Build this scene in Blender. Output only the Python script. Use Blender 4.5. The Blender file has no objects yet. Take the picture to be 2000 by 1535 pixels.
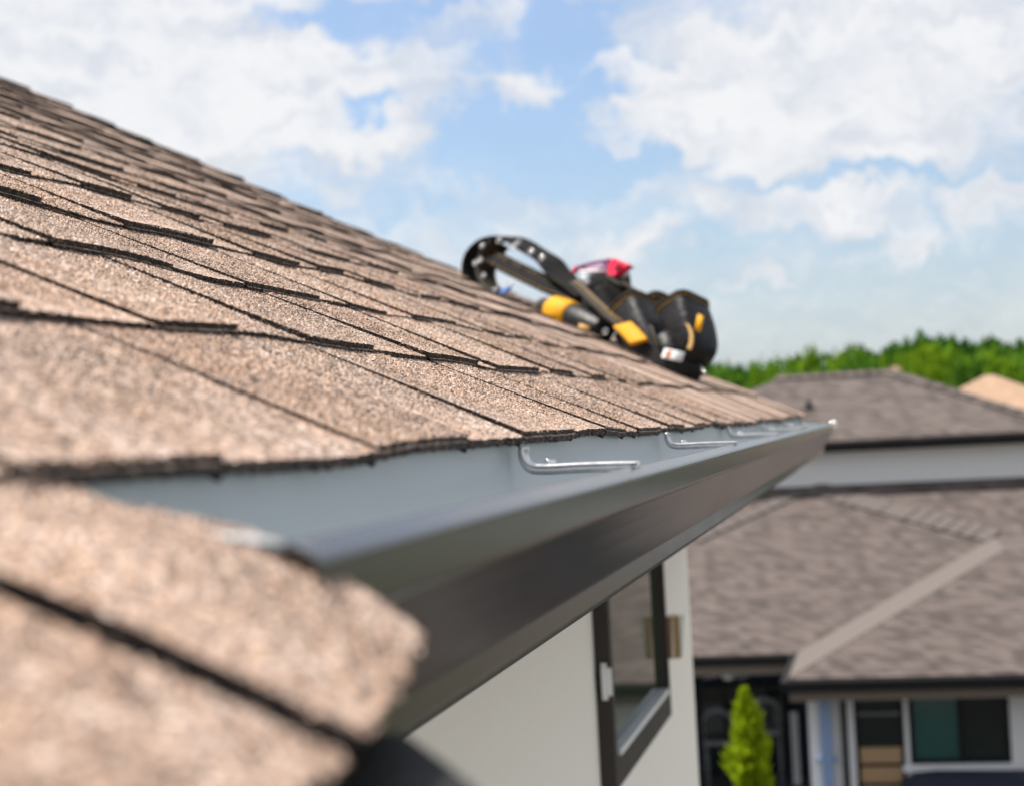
import bpy, math, random
import numpy as np
from mathutils import Vector, Matrix
rnd = random.Random(7)
scn = bpy.context.scene
COL = scn.collection

# ------------------------------------------------------------------ camera
FPX, YAW, PIT, ROL = 3586.24, -0.199886, 0.0202755, -0.0521086      # focal length in photo pixels (2000 wide), angles
CAM = np.array([0.2494, 0.0, 0.0097])                               # metres; eave edge of the roof is the line x = 0, z = 0
TAN = 0.4862                                                        # roof pitch
GROUND = -6.8
_f = np.array([math.sin(YAW)*math.cos(PIT), math.cos(YAW)*math.cos(PIT), math.sin(PIT)])
_r0 = np.array([math.cos(YAW), -math.sin(YAW), 0]); _u0 = np.cross(_r0, _f)
_r = _r0*math.cos(ROL)+_u0*math.sin(ROL); _u = -_r0*math.sin(ROL)+_u0*math.cos(ROL)
cd = bpy.data.cameras.new('camera'); cam = bpy.data.objects.new('camera', cd); COL.objects.link(cam)
cam.matrix_world = Matrix(((_r[0], _u[0], -_f[0], CAM[0]), (_r[1], _u[1], -_f[1], CAM[1]), (_r[2], _u[2], -_f[2], CAM[2]), (0, 0, 0, 1)))
cd.sensor_width = 36; cd.lens = FPX/2000*36; cd.clip_start = .02; cd.clip_end = 5000
cd.dof.use_dof = True; cd.dof.focus_distance = 1.62; cd.dof.aperture_fstop = 8.6
scn.camera = cam

def ray(u, v): return _f + _r*(u-1000)/FPX - _u*(v-767.5)/FPX
def at(u, v, Y): d = ray(u, v); return Vector(CAM + d*(Y/d[1]))
def atx(u, v, X): d = ray(u, v); return Vector(CAM + d*((X-CAM[0])/d[0]))
def onroof(u, v): d = ray(u, v); k = -(CAM[2]+TAN*CAM[0])/(d[2]+TAN*d[0]); return Vector(CAM+k*d)
def project(P):
    d = np.asarray(P)-CAM; z = d@_f
    return 1000+FPX*(d@_r)/z, 767.5-FPX*(d@_u)/z, z

# ------------------------------------------------------------------ light
SUN = Vector((-.44, .13, .88)).normalized()
sl = bpy.data.lights.new('sun', 'SUN'); so = bpy.data.objects.new('sun', sl); COL.objects.link(so)
so.rotation_euler = SUN.to_track_quat('Z', 'Y').to_euler(); so.location = (0, 0, 20)
sl.energy = 4.2; sl.angle = math.radians(.53); sl.color = (1, .94, .85)
scn.view_settings.view_transform = 'Standard'; scn.view_settings.look = 'None'
scn.view_settings.gamma = 1; scn.view_settings.use_curve_mapping = False
scn.view_settings.exposure = 1.0

# ------------------------------------------------------------------ node helpers
class NT:
    def __init__(s, tree): s.t = tree; tree.nodes.clear()
    def n(s, kind, **kw):
        nd = s.t.nodes.new(kind)
        for k, v in kw.items():
            if k.startswith('i_'):
                key = k[2:]; key = int(key) if key.isdigit() else key
                s.put(nd.inputs[key], v)
            else: setattr(nd, k, v)
        return nd
    def put(s, sock, v):
        if hasattr(v, 'is_output') and v.is_output: s.t.links.new(v, sock)
        else: sock.default_value = v
    def math(s, op, a, b=0, c=0, clamp=False):
        nd = s.n('ShaderNodeMath', operation=op, use_clamp=clamp)
        s.put(nd.inputs[0], a); s.put(nd.inputs[1], b)
        if op in ('MULTIPLY_ADD', 'SMOOTH_MIN'): s.put(nd.inputs[2], c)
        return nd.outputs[0]
    def vm(s, op, a, b=(0, 0, 0)):
        nd = s.n('ShaderNodeVectorMath', operation=op); s.put(nd.inputs[0], a); s.put(nd.inputs[1], b)
        return nd.outputs['Value'] if op in ('LENGTH', 'DOT_PRODUCT') else nd.outputs[0]
    def noise(s, vec, scale, detail=4, rough=.55, out=0):
        nd = s.n('ShaderNodeTexNoise'); s.put(nd.inputs['Vector'], vec)
        nd.inputs['Scale'].default_value = scale; nd.inputs['Detail'].default_value = detail; nd.inputs['Roughness'].default_value = rough
        return nd.outputs[out]
    def ramp(s, fac, stops, interp='LINEAR'):
        nd = s.n('ShaderNodeValToRGB'); s.put(nd.inputs[0], fac); cr = nd.color_ramp; cr.interpolation = interp
        while len(cr.elements) < len(stops): cr.elements.new(.5)
        for e, (p, c) in zip(cr.elements, stops):
            e.position = p; e.color = (*c, 1) if len(c) == 3 else c
        return nd.outputs[0]
    def mix(s, fac, a, b, blend='MIX'):
        nd = s.n('ShaderNodeMix', data_type='RGBA', blend_type=blend); s.put(nd.inputs[0], fac)
        for k, v in ((6, a), (7, b)):
            s.put(nd.inputs[k], (*v, 1) if isinstance(v, tuple) and len(v) == 3 else v)
        return nd.outputs[2]
    def rng(s, v, a, b, c=0, d=1, smooth=True):
        nd = s.n('ShaderNodeMapRange', interpolation_type='SMOOTHSTEP' if smooth else 'LINEAR')
        s.put(nd.inputs[0], v)
        for k, x in zip((1, 2, 3, 4), (a, b, c, d)): nd.inputs[k].default_value = x
        return nd.outputs[0]

# ------------------------------------------------------------------ sky
world = bpy.data.worlds.new('World'); scn.world = world; world.use_nodes = True
N = NT(world.node_tree)
sky = N.n('ShaderNodeTexSky', sky_type='NISHITA', sun_disc=False)
sky.sun_elevation = math.asin(SUN.z); sky.sun_rotation = math.atan2(SUN.x, SUN.y)
sky.altitude = 0; sky.air_density = 1.1; sky.dust_density = 1.2; sky.ozone_density = 2.0
tc = N.n('ShaderNodeTexCoord').outputs['Generated']
sep = N.n('ShaderNodeSeparateXYZ'); N.put(sep.inputs[0], tc)
az = N.math('ARCTAN2', sep.outputs[0], sep.outputs[1]); el = N.math('ARCSINE', sep.outputs[2])
cmb = N.n('ShaderNodeCombineXYZ'); N.put(cmb.inputs[0], az); N.put(cmb.inputs[1], el); ae = cmb.outputs[0]
w1 = N.noise(ae, 9, 3, .6, 1); w2 = N.noise(ae, 30, 4, .65, 1)
off = N.vm('ADD', N.vm('SCALE', N.vm('SUBTRACT', w1, (.5, .5, .5))), N.vm('SCALE', N.vm('SUBTRACT', w2, (.5, .5, .5))))
for nd in world.node_tree.nodes:
    if nd.type == 'VECT_MATH' and nd.operation == 'SCALE': nd.inputs['Scale'].default_value = .06
aed = N.vm('ADD', ae, off)
def azel(u, v):
    d = ray(u, v); d = d/np.linalg.norm(d); return math.atan2(d[0], d[1]), math.asin(d[2])
# cloud banks as photographed: centre u, v, half width, half height (photo px), weight
BANKS = [(160, 60, 460, 250, .7), (330, 240, 460, 130, .6), (680, 190, 280, 125, .5), (720, 285, 130, 60, .4), (600, 110, 360, 50, .25),
         (1020, 195, 75, 45, .5), (960, 20, 60, 60, .2),
         (1330, 245, 200, 62, .75), (1600, 260, 420, 80, .55), (1720, 90, 480, 150, .65), (1320, 150, 170, 60, .3), (1650, 320, 300, 34, .45),
         (1630, 405, 210, 45, .42), (1940, 395, 90, 38, .6), (1790, 470, 70, 34, .5), (1245, 480, 105, 34, .55), (1370, 400, 70, 28, .3), (1500, 545, 75, 20, .4),
         (660, 405, 60, 40, .3), (900, 560, 220, 120, .25), (1150, 420, 200, 60, .15),
         (700, 20, 200, 30, -.35), (745, 225, 85, 40, -.9), (1010, 290, 170, 70, -.5), (1110, 60, 90, 90, -.55), (950, 120, 70, 90, -.2), (1120, 205, 60, 60, -.35), (1150, 340, 260, 28, -.3), (1750, 362, 260, 14, -.4)]
acc = None
for (u, v, ru, rv, w) in BANKS:
    a, e = azel(u, v)
    d = N.vm('MULTIPLY', N.vm('SUBTRACT', aed, (a, e, 0)), (FPX/ru, FPX/rv, 0))
    g = N.math('MULTIPLY', N.rng(N.vm('LENGTH', d), 0, 1.35, 1, 0), w)
    acc = g if acc is None else N.math('ADD', acc, g)
strv = N.vm('MULTIPLY', aed, (1, 3.6, 1))
fb = N.noise(strv, 13, 8, .62); fb2 = N.noise(N.vm('MULTIPLY', ae, (1, 1.9, 1)), 34, 6, .6)
dens = N.math('ADD', N.math('ADD', acc, N.math('MULTIPLY', N.math('SUBTRACT', fb, .5), .95)), N.math('MULTIPLY', N.math('SUBTRACT', fb2, .5), .30))
gen = N.noise(N.vm('MULTIPLY', ae, (1, 2, 1)), 4.5, 3, .5)          # the banks go on like this all round
front = N.rng(N.math('ABSOLUTE', N.math('SUBTRACT', az, YAW)), .34, .6, 0, 1)
high = N.rng(el, .24, .42, 0, 1)
outside = N.math('MAXIMUM', front, high)
dens = N.math('ADD', dens, N.math('MULTIPLY', N.math('SUBTRACT', gen, .30), N.math('MULTIPLY', outside, 1.5)))
mask = N.rng(dens, -.34, .40, 0, .96)
veil = N.rng(el, .005, .16, .56, .20)                              # thin bright veil towards the horizon
mask = N.math('MAXIMUM', mask, veil)
shade = N.rng(N.math('ADD', N.noise(N.vm('MULTIPLY', aed, (1, 3, 1)), 20, 5, .6), N.math('MULTIPLY', dens, .22)), .35, .8, 0, 1)
ccol = N.mix(shade, (3.5, 3.68, 4.02), (4.65, 4.65, 4.7))
skyc = N.mix(1.0, sky.outputs[0], (.56, .645, .76), 'MULTIPLY')
full = N.mix(mask, skyc, ccol)
bg = N.n('ShaderNodeBackground'); N.put(bg.inputs[0], full); bg.inputs[1].default_value = .1
wo = N.n('ShaderNodeOutputWorld'); N.put(wo.inputs[0], bg.outputs[0])

# ------------------------------------------------------------------ materials
def material(name):
    m = bpy.data.materials.new(name); m.use_nodes = True
    return m, NT(m.node_tree)
def finish(n, col, rough=.6, bump=None, bstr=.3, bdist=.01, metal=0, coat=0, spec=.5, **kw):
    b = n.n('ShaderNodeBsdfPrincipled'); n.put(b.inputs['Base Color'], (*col, 1) if isinstance(col, tuple) and len(col) == 3 else col)
    n.put(b.inputs['Roughness'], rough); b.inputs['Metallic'].default_value = metal; b.inputs['Coat Weight'].default_value = coat
    b.inputs['Coat Roughness'].default_value = .12; b.inputs['Specular IOR Level'].default_value = spec
    for k, v in kw.items(): n.put(b.inputs[k], v)
    if bump is not None:
        bp = n.n('ShaderNodeBump'); bp.inputs['Strength'].default_value = bstr; bp.inputs['Distance'].default_value = bdist
        n.put(bp.inputs['Height'], bump); n.put(b.inputs['Normal'], bp.outputs[0])
    o = n.n('ShaderNodeOutputMaterial'); n.put(o.inputs[0], b.outputs[0]); return b
def simple(name, col, rough=.5, var=.12, scale=20, bstr=.15, bdist=.002, metal=0, coat=0, spec=.5, **kw):
    m, n = material(name); pos = n.n('ShaderNodeTexCoord').outputs['Object']
    nz = n.noise(pos, scale, 5, .6)
    c = n.mix(nz, tuple(x*(1-var) for x in col), tuple(min(1, x*(1+var)) for x in col))
    finish(n, c, n.rng(nz, .2, .8, rough*.85, min(1, rough*1.15), False), nz, bstr, bdist, metal, coat, spec, **kw); return m

def granule_material(name, tint=(1.0, .91, .87), size=.0025, attr=False):
    m, n = material(name); pos = n.n('ShaderNodeNewGeometry').outputs['Position']
    vo = n.n('ShaderNodeTexVoronoi', feature='F1'); n.put(vo.inputs['Vector'], pos); vo.inputs['Scale'].default_value = 1/size
    sp = n.n('ShaderNodeSeparateColor'); n.put(sp.inputs[0], vo.outputs['Color'])
    vo2 = n.n('ShaderNodeTexVoronoi', feature='F1'); n.put(vo2.inputs['Vector'], pos); vo2.inputs['Scale'].default_value = 1/.0070
    sp2 = n.n('ShaderNodeSeparateColor'); n.put(sp2.inputs[0], vo2.outputs['Color'])
    if attr:
        at_ = n.n('ShaderNodeAttribute', attribute_name='grain'); src = at_.outputs['Fac']
    else: src = sp.outputs[0]
    patch = n.noise(pos, 26, 4, .6)
    mixv = n.math('ADD', n.math('MULTIPLY', src, .72), n.math('ADD', n.math('MULTIPLY', sp2.outputs[1], .20), n.math('MULTIPLY', n.math('SUBTRACT', patch, .5), .42)))
    c = n.ramp(mixv, [(0, (.030, .024, .024)), (.16, (.10, .072, .062)), (.27, (.26, .19, .15)), (.46, (.46, .355, .285)), (.60, (.54, .375, .265)), (.74, (.55, .46, .40)), (.90, (.80, .74, .70))])
    big = n.noise(pos, 3.3, 3, .5)
    oi = n.n('ShaderNodeObjectInfo').outputs['Random']
    val = n.math('ADD', n.rng(big, .25, .75, .86, 1.1, False), n.math('MULTIPLY', n.math('SUBTRACT', oi, .5), .14))
    hs = n.n('ShaderNodeHueSaturation'); n.put(hs.inputs['Color'], c); n.put(hs.inputs['Value'], val)
    n.put(hs.inputs['Saturation'], n.rng(n.noise(pos, 7, 2), .3, .7, .80, 1.12, False))
    c2 = n.mix(1.0, hs.outputs[0], tint, 'MULTIPLY')
    hgt = n.math('ADD', n.math('MULTIPLY', vo.outputs['Distance'], -1.0), n.math('MULTIPLY', sp.outputs[2], .6))
    finish(n, c2, n.rng(sp.outputs[1], 0, 1, .5, .95, False), hgt, 1.0, .0016, spec=.35); return m
M = {}
M['shingle'] = granule_material('tan granule shingle')
M['granule'] = granule_material('ceramic granules', attr=True)
m, n = material('asphalt cut edge'); pos = n.n('ShaderNodeNewGeometry').outputs['Position']
vo = n.n('ShaderNodeTexVoronoi', feature='F1'); n.put(vo.inputs['Vector'], pos); vo.inputs['Scale'].default_value = 1/.0015
sp = n.n('ShaderNodeSeparateColor'); n.put(sp.inputs[0], vo.outputs['Color'])
finish(n, n.ramp(sp.outputs[0], [(0, (.010, .008, .008)), (.55, (.026, .020, .018)), (.80, (.055, .042, .036)), (.97, (.20, .15, .12))]), .9, vo.outputs['Distance'], .9, .0012); M['edge'] = m
M['deck'] = simple('roof deck', (.10, .085, .075), .9)
M['bronze'] = simple('bronze coated aluminium', (.016, .0115, .0085), .19, .15, 7, .04, .001, metal=.0, coat=.0, spec=.7)
M['wash'] = simple('grey gutter lining', (.36, .40, .43), .38, .07, 9, .05, .001, metal=.2)
M['zinc'] = simple('galvanised steel', (.62, .62, .62), .33, .25, 160, .25, .001, metal=.9)
M['bolt'] = simple('polished bolt', (.9, .88, .85), .12, .02, 30, 0, .001, metal=1)
M['stucco'] = simple('pale stucco', (.80, .765, .72), .9, .05, 45, .5, .004)
M['nwall'] = simple('white neighbour stucco', (.70, .70, .70), .9, .05, 12, .3, .004)
M['frame'] = simple('dark brown window frame', (.036, .029, .026), .5, .1, 8, spec=.3)
M['black'] = simple('black trim', (.007, .007, .008), .6, spec=.2)
M['white'] = simple('white vinyl', (.72, .73, .75), .4)
M['leather'] = simple('black leather', (.006, .0065, .0085), .46, .4, 38, .7, .006, spec=.25)
M['nylon'] = simple('black nylon webbing', (.006, .0058, .0055), .8, .4, 240, .5, .002, spec=.12)
M['brownleather'] = simple('worn belt leather', (.020, .014, .008), .65, .5, 60, .3, .003, spec=.2)
M['yellow'] = simple('yellow nylon', (.62, .30, .004), .7, .12, 60, .2, .002, spec=.2)
M['stitch'] = simple('tan stitching', (.50, .31, .10), .7, .3, 200)
M['chrome'] = simple('chrome', (.75, .75, .77), .15, .1, 30, metal=1)
M['orange'] = simple('orange plastic', (.65, .19, .05), .4)
M['blue'] = simple('blue plastic', (.06, .20, .60), .4)
M['labelw'] = simple('woven label', (.62, .66, .78), .6, .5, 120)
M['red'] = simple('pink red plastic', (.82, .012, .07), .25, .1, 10, coat=.4)
m, n = material('lilac lens'); b = finish(n, (.50, .30, .50), .08, coat=.6); b.inputs['Transmission Weight'].default_value = .45; M['lens'] = m
m, n = material('clear lens'); b = finish(n, (.75, .75, .80), .08, coat=.6); b.inputs['Transmission Weight'].default_value = .5; M['lens2'] = m
def glass(name, col, rough=.04):
    m, n = material(name); pos = n.n('ShaderNodeTexCoord').outputs['Object']
    finish(n, n.mix(n.noise(pos, 1.3, 3), tuple(c*.7 for c in col), tuple(c*1.3 for c in col)), rough, n.noise(pos, .9, 2), .03, .05, spec=.6); return m
M['glass'] = glass('window glass', (.035, .055, .035)); M['teal'] = glass('green tinted glass', (.016, .085, .075), .12); M['darkglass'] = glass('dark glass', (.006, .016, .016))
M['tan'] = simple('tan wood', (.36, .23, .12), .6, .2, 6)
M['soffit'] = simple('taupe soffit', (.16, .13, .105), .8)
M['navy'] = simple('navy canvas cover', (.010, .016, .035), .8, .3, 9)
M['grey'] = simple('grey furniture', (.13, .135, .15), .6)
M['slate'] = simple('slate paving', (.075, .075, .08), .7, .2, 3)
M['added_mulch'] = simple('dark mulch', (.020, .014, .010), .95, .5, 9, .8, .03)
M['spout'] = simple('painted steel downspout', (.20, .30, .48), .35, .05, 5, coat=.2)
M['concrete'] = simple('concrete', (.34, .315, .285), .9, .15, 3)
def far_roof(name, a, b):
    m, n = material(name); pos = n.n('ShaderNodeTexCoord').outputs['Object']
    sp = n.n('ShaderNodeSeparateXYZ'); n.put(sp.inputs[0], pos)
    row = n.math('FLOOR', n.math('MULTIPLY', sp.outputs[2], 1/.062))
    cb = n.n('ShaderNodeCombineXYZ'); n.put(cb.inputs[0], n.math('ADD', n.math('MULTIPLY', n.math('ADD', sp.outputs[0], sp.outputs[1]), 5.5), n.math('MULTIPLY', row, 7.31))); n.put(cb.inputs[1], row)
    fl_ = n.vm('FLOOR', cb.outputs[0]); wn_ = n.n('ShaderNodeTexWhiteNoise', noise_dimensions='2D'); n.put(wn_.inputs['Vector'], fl_)
    s2 = n.n('ShaderNodeSeparateColor'); n.put(s2.inputs[0], wn_.outputs['Color'])
    fr = n.math('FRACT', n.math('MULTIPLY', sp.outputs[2], 1/.062)); line = n.rng(fr, 0, .16, .55, 1)
    nz = n.noise(pos, 1.4, 4)
    c = n.mix(n.math('ADD', n.math('MULTIPLY', s2.outputs[0], .85), n.math('MULTIPLY', nz, .15)), a, b)
    finish(n, n.mix(1.0, c, line, 'MULTIPLY'), .95, n.noise(pos, 120, 3), .4, .01); return m
M['nroof'] = far_roof('grey brown neighbour shingles', (.045, .034, .031), (.125, .099, .091))
M['ncap_litroof'] = simple('neighbour ridge cap and sunlit wing roof', (.100, .083, .077), .95, .15, 9)  # ridge caps, and the sun-facing wing roof painted paler
M['tanroof'] = far_roof('tan far shingles', (.27, .17, .11), (.37, .25, .17))
M['brick'] = simple('far brick', (.38, .20, .13), .9)
def leaf(name, a, b, trans=.35):
    m, n = material(name); pos = n.n('ShaderNodeNewGeometry').outputs['Position']
    oi = n.n('ShaderNodeObjectInfo').outputs['Random']
    f = n.math('ADD', n.math('MULTIPLY', n.noise(pos, .35 if 'far' in name else 9, 3), .75), n.math('MULTIPLY', oi, .3))
    c = n.ramp(f, [(.25, a), (.75, b)])
    d = n.n('ShaderNodeBsdfDiffuse'); n.put(d.inputs[0], c); t = n.n('ShaderNodeBsdfTranslucent'); n.put(t.inputs[0], c)
    mx = n.n('ShaderNodeMixShader'); mx.inputs[0].default_value = trans; n.put(mx.inputs[1], d.outputs[0]); n.put(mx.inputs[2], t.outputs[0])
    o = n.n('ShaderNodeOutputMaterial'); n.put(o.inputs[0], mx.outputs[0]); return m
M['leaf_dark'] = leaf('far dark leaves', (.030, .095, .012), (.065, .165, .018)); M['leaf_mid'] = leaf('far leaves', (.070, .165, .018), (.125, .25, .028))
M['leaf_lime'] = leaf('far lime leaves', (.12, .24, .014), (.20, .32, .02)); M['leaf_cyp'] = leaf('bright conifer sprays', (.09, .19, .008), (.36, .46, .015), .5)
M['bark'] = simple('bark', (.07, .05, .035), .95, .3, 12)
m, n = material('lawn'); pos = n.n('ShaderNodeNewGeometry').outputs['Position']
finish(n, n.ramp(n.noise(pos, .6, 6), [(.3, (.026, .036, .014)), (.7, (.055, .066, .028))]), .95, n.noise(pos, 30, 3), .5, .05); M['lawn'] = m

# ------------------------------------------------------------------ mesh helpers
def make(name, verts, faces, mats, parent=None, fm=None, smooth=False):
    me = bpy.data.meshes.new(name); me.from_pydata([tuple(v) for v in verts], [], faces)
    for m in (mats if isinstance(mats, (list, tuple)) else [mats]): me.materials.append(M[m])
    if fm is not None: me.polygons.foreach_set('material_index', fm)
    if smooth is True: me.polygons.foreach_set('use_smooth', [True]*len(me.polygons))
    elif smooth: me.polygons.foreach_set('use_smooth', smooth)
    me.update(); o = bpy.data.objects.new(name, me); COL.objects.link(o)
    if parent is not None: o.parent = parent; o.matrix_parent_inverse = parent.matrix_basis.inverted()
    return o
def empty(name, loc, label, cat, group=None):
    o = bpy.data.objects.new(name, None); COL.objects.link(o); o.location = loc; o.empty_display_size = .2
    return tag(o, label, cat, group)
def tag(o, label=None, cat=None, group=None, kind=None):
    for k, v in (('label', label), ('category', cat), ('group', group), ('kind', kind)):
        if v: o[k] = v
    return o
class MB:
    def __init__(s): s.v = []; s.f = []; s.m = []; s.s = []
    def add(s, V, F, mi=0, sm=False):
        k = len(s.v); s.v += [Vector(x) for x in V]; s.f += [tuple(i+k for i in f) for f in F]; s.m += [mi]*len(F); s.s += [sm]*len(F); return s
    def box(s, a, b, mi=0, bev=0):
        a, b = [min(x, y) for x, y in zip(a, b)], [max(x, y) for x, y in zip(a, b)]
        V = [(x, y, z) for x in (a[0], b[0]) for y in (a[1], b[1]) for z in (a[2], b[2])]
        return s.add(V, [(0, 1, 3, 2), (4, 6, 7, 5), (0, 4, 5, 1), (2, 3, 7, 6), (0, 2, 6, 4), (1, 5, 7, 3)], mi)
    def slab(s, loop, dvec, mi=0):
        n = len(loop); d = Vector(dvec); V = [Vector(p) for p in loop]+[Vector(p)+d for p in loop]
        return s.add(V, [tuple(range(n))[::-1], tuple(range(n, 2*n))]+[(i, (i+1) % n, n+(i+1) % n, n+i) for i in range(n)], mi)
    def tube(s, pts, rad, seg=8, mi=0, cap=True, closed=False):
        pts = [Vector(p) for p in pts]; n = len(pts); V = []; F = []
        rad = rad if isinstance(rad, (list, tuple)) else [rad]*n; up = None
        for i, p in enumerate(pts):
            t = (pts[(i+1) % n if closed else min(i+1, n-1)]-pts[i-1 if (closed or i) else 0]).normalized()
            if up is None: up = t.orthogonal().normalized()
            up = (up-t*up.dot(t)).normalized(); w = t.cross(up)
            for k in range(seg):
                a = 2*math.pi*k/seg; V.append(p+(up*math.cos(a)+w*math.sin(a))*rad[i])
        for i in range(n if closed else n-1):
            j = (i+1) % n
            for k in range(seg): F.append((i*seg+k, i*seg+(k+1) % seg, j*seg+(k+1) % seg, j*seg+k))
        if cap and not closed: F += [tuple(range(seg))[::-1], tuple((n-1)*seg+k for k in range(seg))]
        return s.add(V, F, mi, True)
    def sweep(s, prof, y0, y1, ny=1, mi=0, sm=False):       # open profile of (x, z) run along y
        n = len(prof); V = [(x, y0+(y1-y0)*j/ny, z) for j in range(ny+1) for x, z in prof]
        return s.add(V, [(j*n+i, j*n+i+1, (j+1)*n+i+1, (j+1)*n+i) for j in range(ny) for i in range(n-1)], mi, sm)
    def ribbon(s, pts, wv, thick, mi=0):                    # band: width along wv, closed section
        pts = [Vector(p) for p in pts]; wv = wv if isinstance(wv, list) else [wv]*len(pts); n = len(pts); V = []; F = []
        for i, p in enumerate(pts):
            t = (pts[min(i+1, n-1)]-pts[max(i-1, 0)]).normalized(); w = Vector(wv[i]); q = t.cross(w).normalized()*thick/2
            V += [p-w/2-q*.6, p-w*.42-q, p+w*.42-q, p+w/2-q*.6, p+w/2+q*.6, p+w*.42+q, p-w*.42+q, p-w/2+q*.6]
        for i in range(n-1):
            for k in range(8): F.append((i*8+k, i*8+(k+1) % 8, i*8+8+(k+1) % 8, i*8+8+k))
        F += [tuple(range(8))[::-1], tuple((n-1)*8+k for k in range(8))]
        return s.add(V, F, mi, True)
    def build(s, name, mats, parent=None): return make(name, s.v, s.f, mats, parent, s.m, s.s)
def smooth_path(pts, n=6, closed=False):
    P = [Vector(p) for p in pts]; out = []; k = len(P)
    for i in range(k if closed else k-1):
        a, b, c, d = (P[(i-1) % k], P[i], P[(i+1) % k], P[(i+2) % k]) if closed else (P[max(i-1, 0)], P[i], P[i+1], P[min(i+2, k-1)])
        for j in range(n):
            t = j/n; out.append(.5*((2*b)+(c-a)*t+(2*a-5*b+4*c-d)*t*t+(3*b-a-3*c+d)*t**3))
    if not closed: out.append(P[-1])
    return out

# ------------------------------------------------------------------ ground and hill
def terrain(x, y):
    h = GROUND+max(0, (y-70))*.045 if y > 70 else GROUND
    return min(h, GROUND+5.2)+(.8*math.sin(x*.011+1)+.5*math.sin(x*.027))*min(1, max(0, (y-70)/60))
xs = [-700, -300, -150, -80, -50, -30, -15, 0, 15, 30, 50, 80, 150, 300, 700]; ys = [-300, -60, -20, 0, 10, 20, 30, 40, 60, 75, 90, 110, 130, 150, 170, 190, 230, 300, 500, 900, 1500]
V = [(x, y, terrain(x, y)) for y in ys for x in xs]; nx = len(xs)
tag(make('ground', V, [(j*nx+i, j*nx+i+1, j*nx+nx+i+1, j*nx+nx+i) for j in range(len(ys)-1) for i in range(nx-1)], 'lawn', smooth=True), kind='structure')
tag(MB().box((-12, 26.3, GROUND-.2), (9, 38, GROUND+.05)).build('patio_paving', 'slate'), kind='structure')
tag(MB().box((-11, 12.3, GROUND-.2), (9, 26.2, GROUND+.06)).build('added_dark_bed', 'added_mulch'), kind='structure')  # unseen dark bed, added to darken what the gutter face reflects
tag(MB().box((-12, -14, GROUND-.2), (10, 12, GROUND+.04)).build('bounce_paving', 'concrete'), kind='structure')  # unseen pale paving, added to bounce light onto the side wall

# ------------------------------------------------------------------ our house
Y_END = 5.95; Y_NEAR = .522; EXP = .1716; S_BUMP = -.146; S_RIDGE = 4.9
cs = 1/math.hypot(1, TAN); sn = TAN*cs
HV = Vector((-cs, 0, sn)); NV = Vector((sn, 0, cs))
def wave(s, y):
    return (.0016*math.sin(y*5.1+s*3+.7)+.0013*math.sin(y*11.7-s*7+2)+.0006*math.sin(y*21+s*17)+.0015*math.sin(s*6+1.3*y)
            + .010*min(1, max(0, (s-1.2)/3))*min(1, y/5))
def rp(s, y, n): return HV*s+Vector((0, y, 0))+NV*(n+wave(s, y))
house = empty('house', (-3, 3, GROUND), 'pale stucco house with tan shingle roof and bronze gutter, tool belt on its roof', 'house')
mb = MB()                                                            # deck: solid board under the shingles, both slopes
def deck_slab(s0, s1, y0, y1):
    L = [HV*s0+NV*-.0005, HV*s1+NV*-.0005]
    P = [Vector((L[0].x, y0, L[0].z)), Vector((L[1].x, y0, L[1].z)), Vector((L[1].x, y1, L[1].z)), Vector((L[0].x, y1, L[0].z))]
    mb.slab([p-NV*.0035 for p in P], -NV*.022)
deck_slab(.012, S_RIDGE, Y_NEAR, Y_END-.02); deck_slab(S_BUMP+.05, S_RIDGE, -1.2, Y_NEAR-.002)
rx, rz = HV.x*S_RIDGE, HV.z*S_RIDGE
mb.slab([(rx, -1.2, rz-.004), (rx, Y_END-.02, rz-.004), (2*rx, Y_END-.02, -.004), (2*rx, -1.2, -.004)], (0, 0, -.025))
roof = mb.build('roof', 'deck', house)

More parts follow.
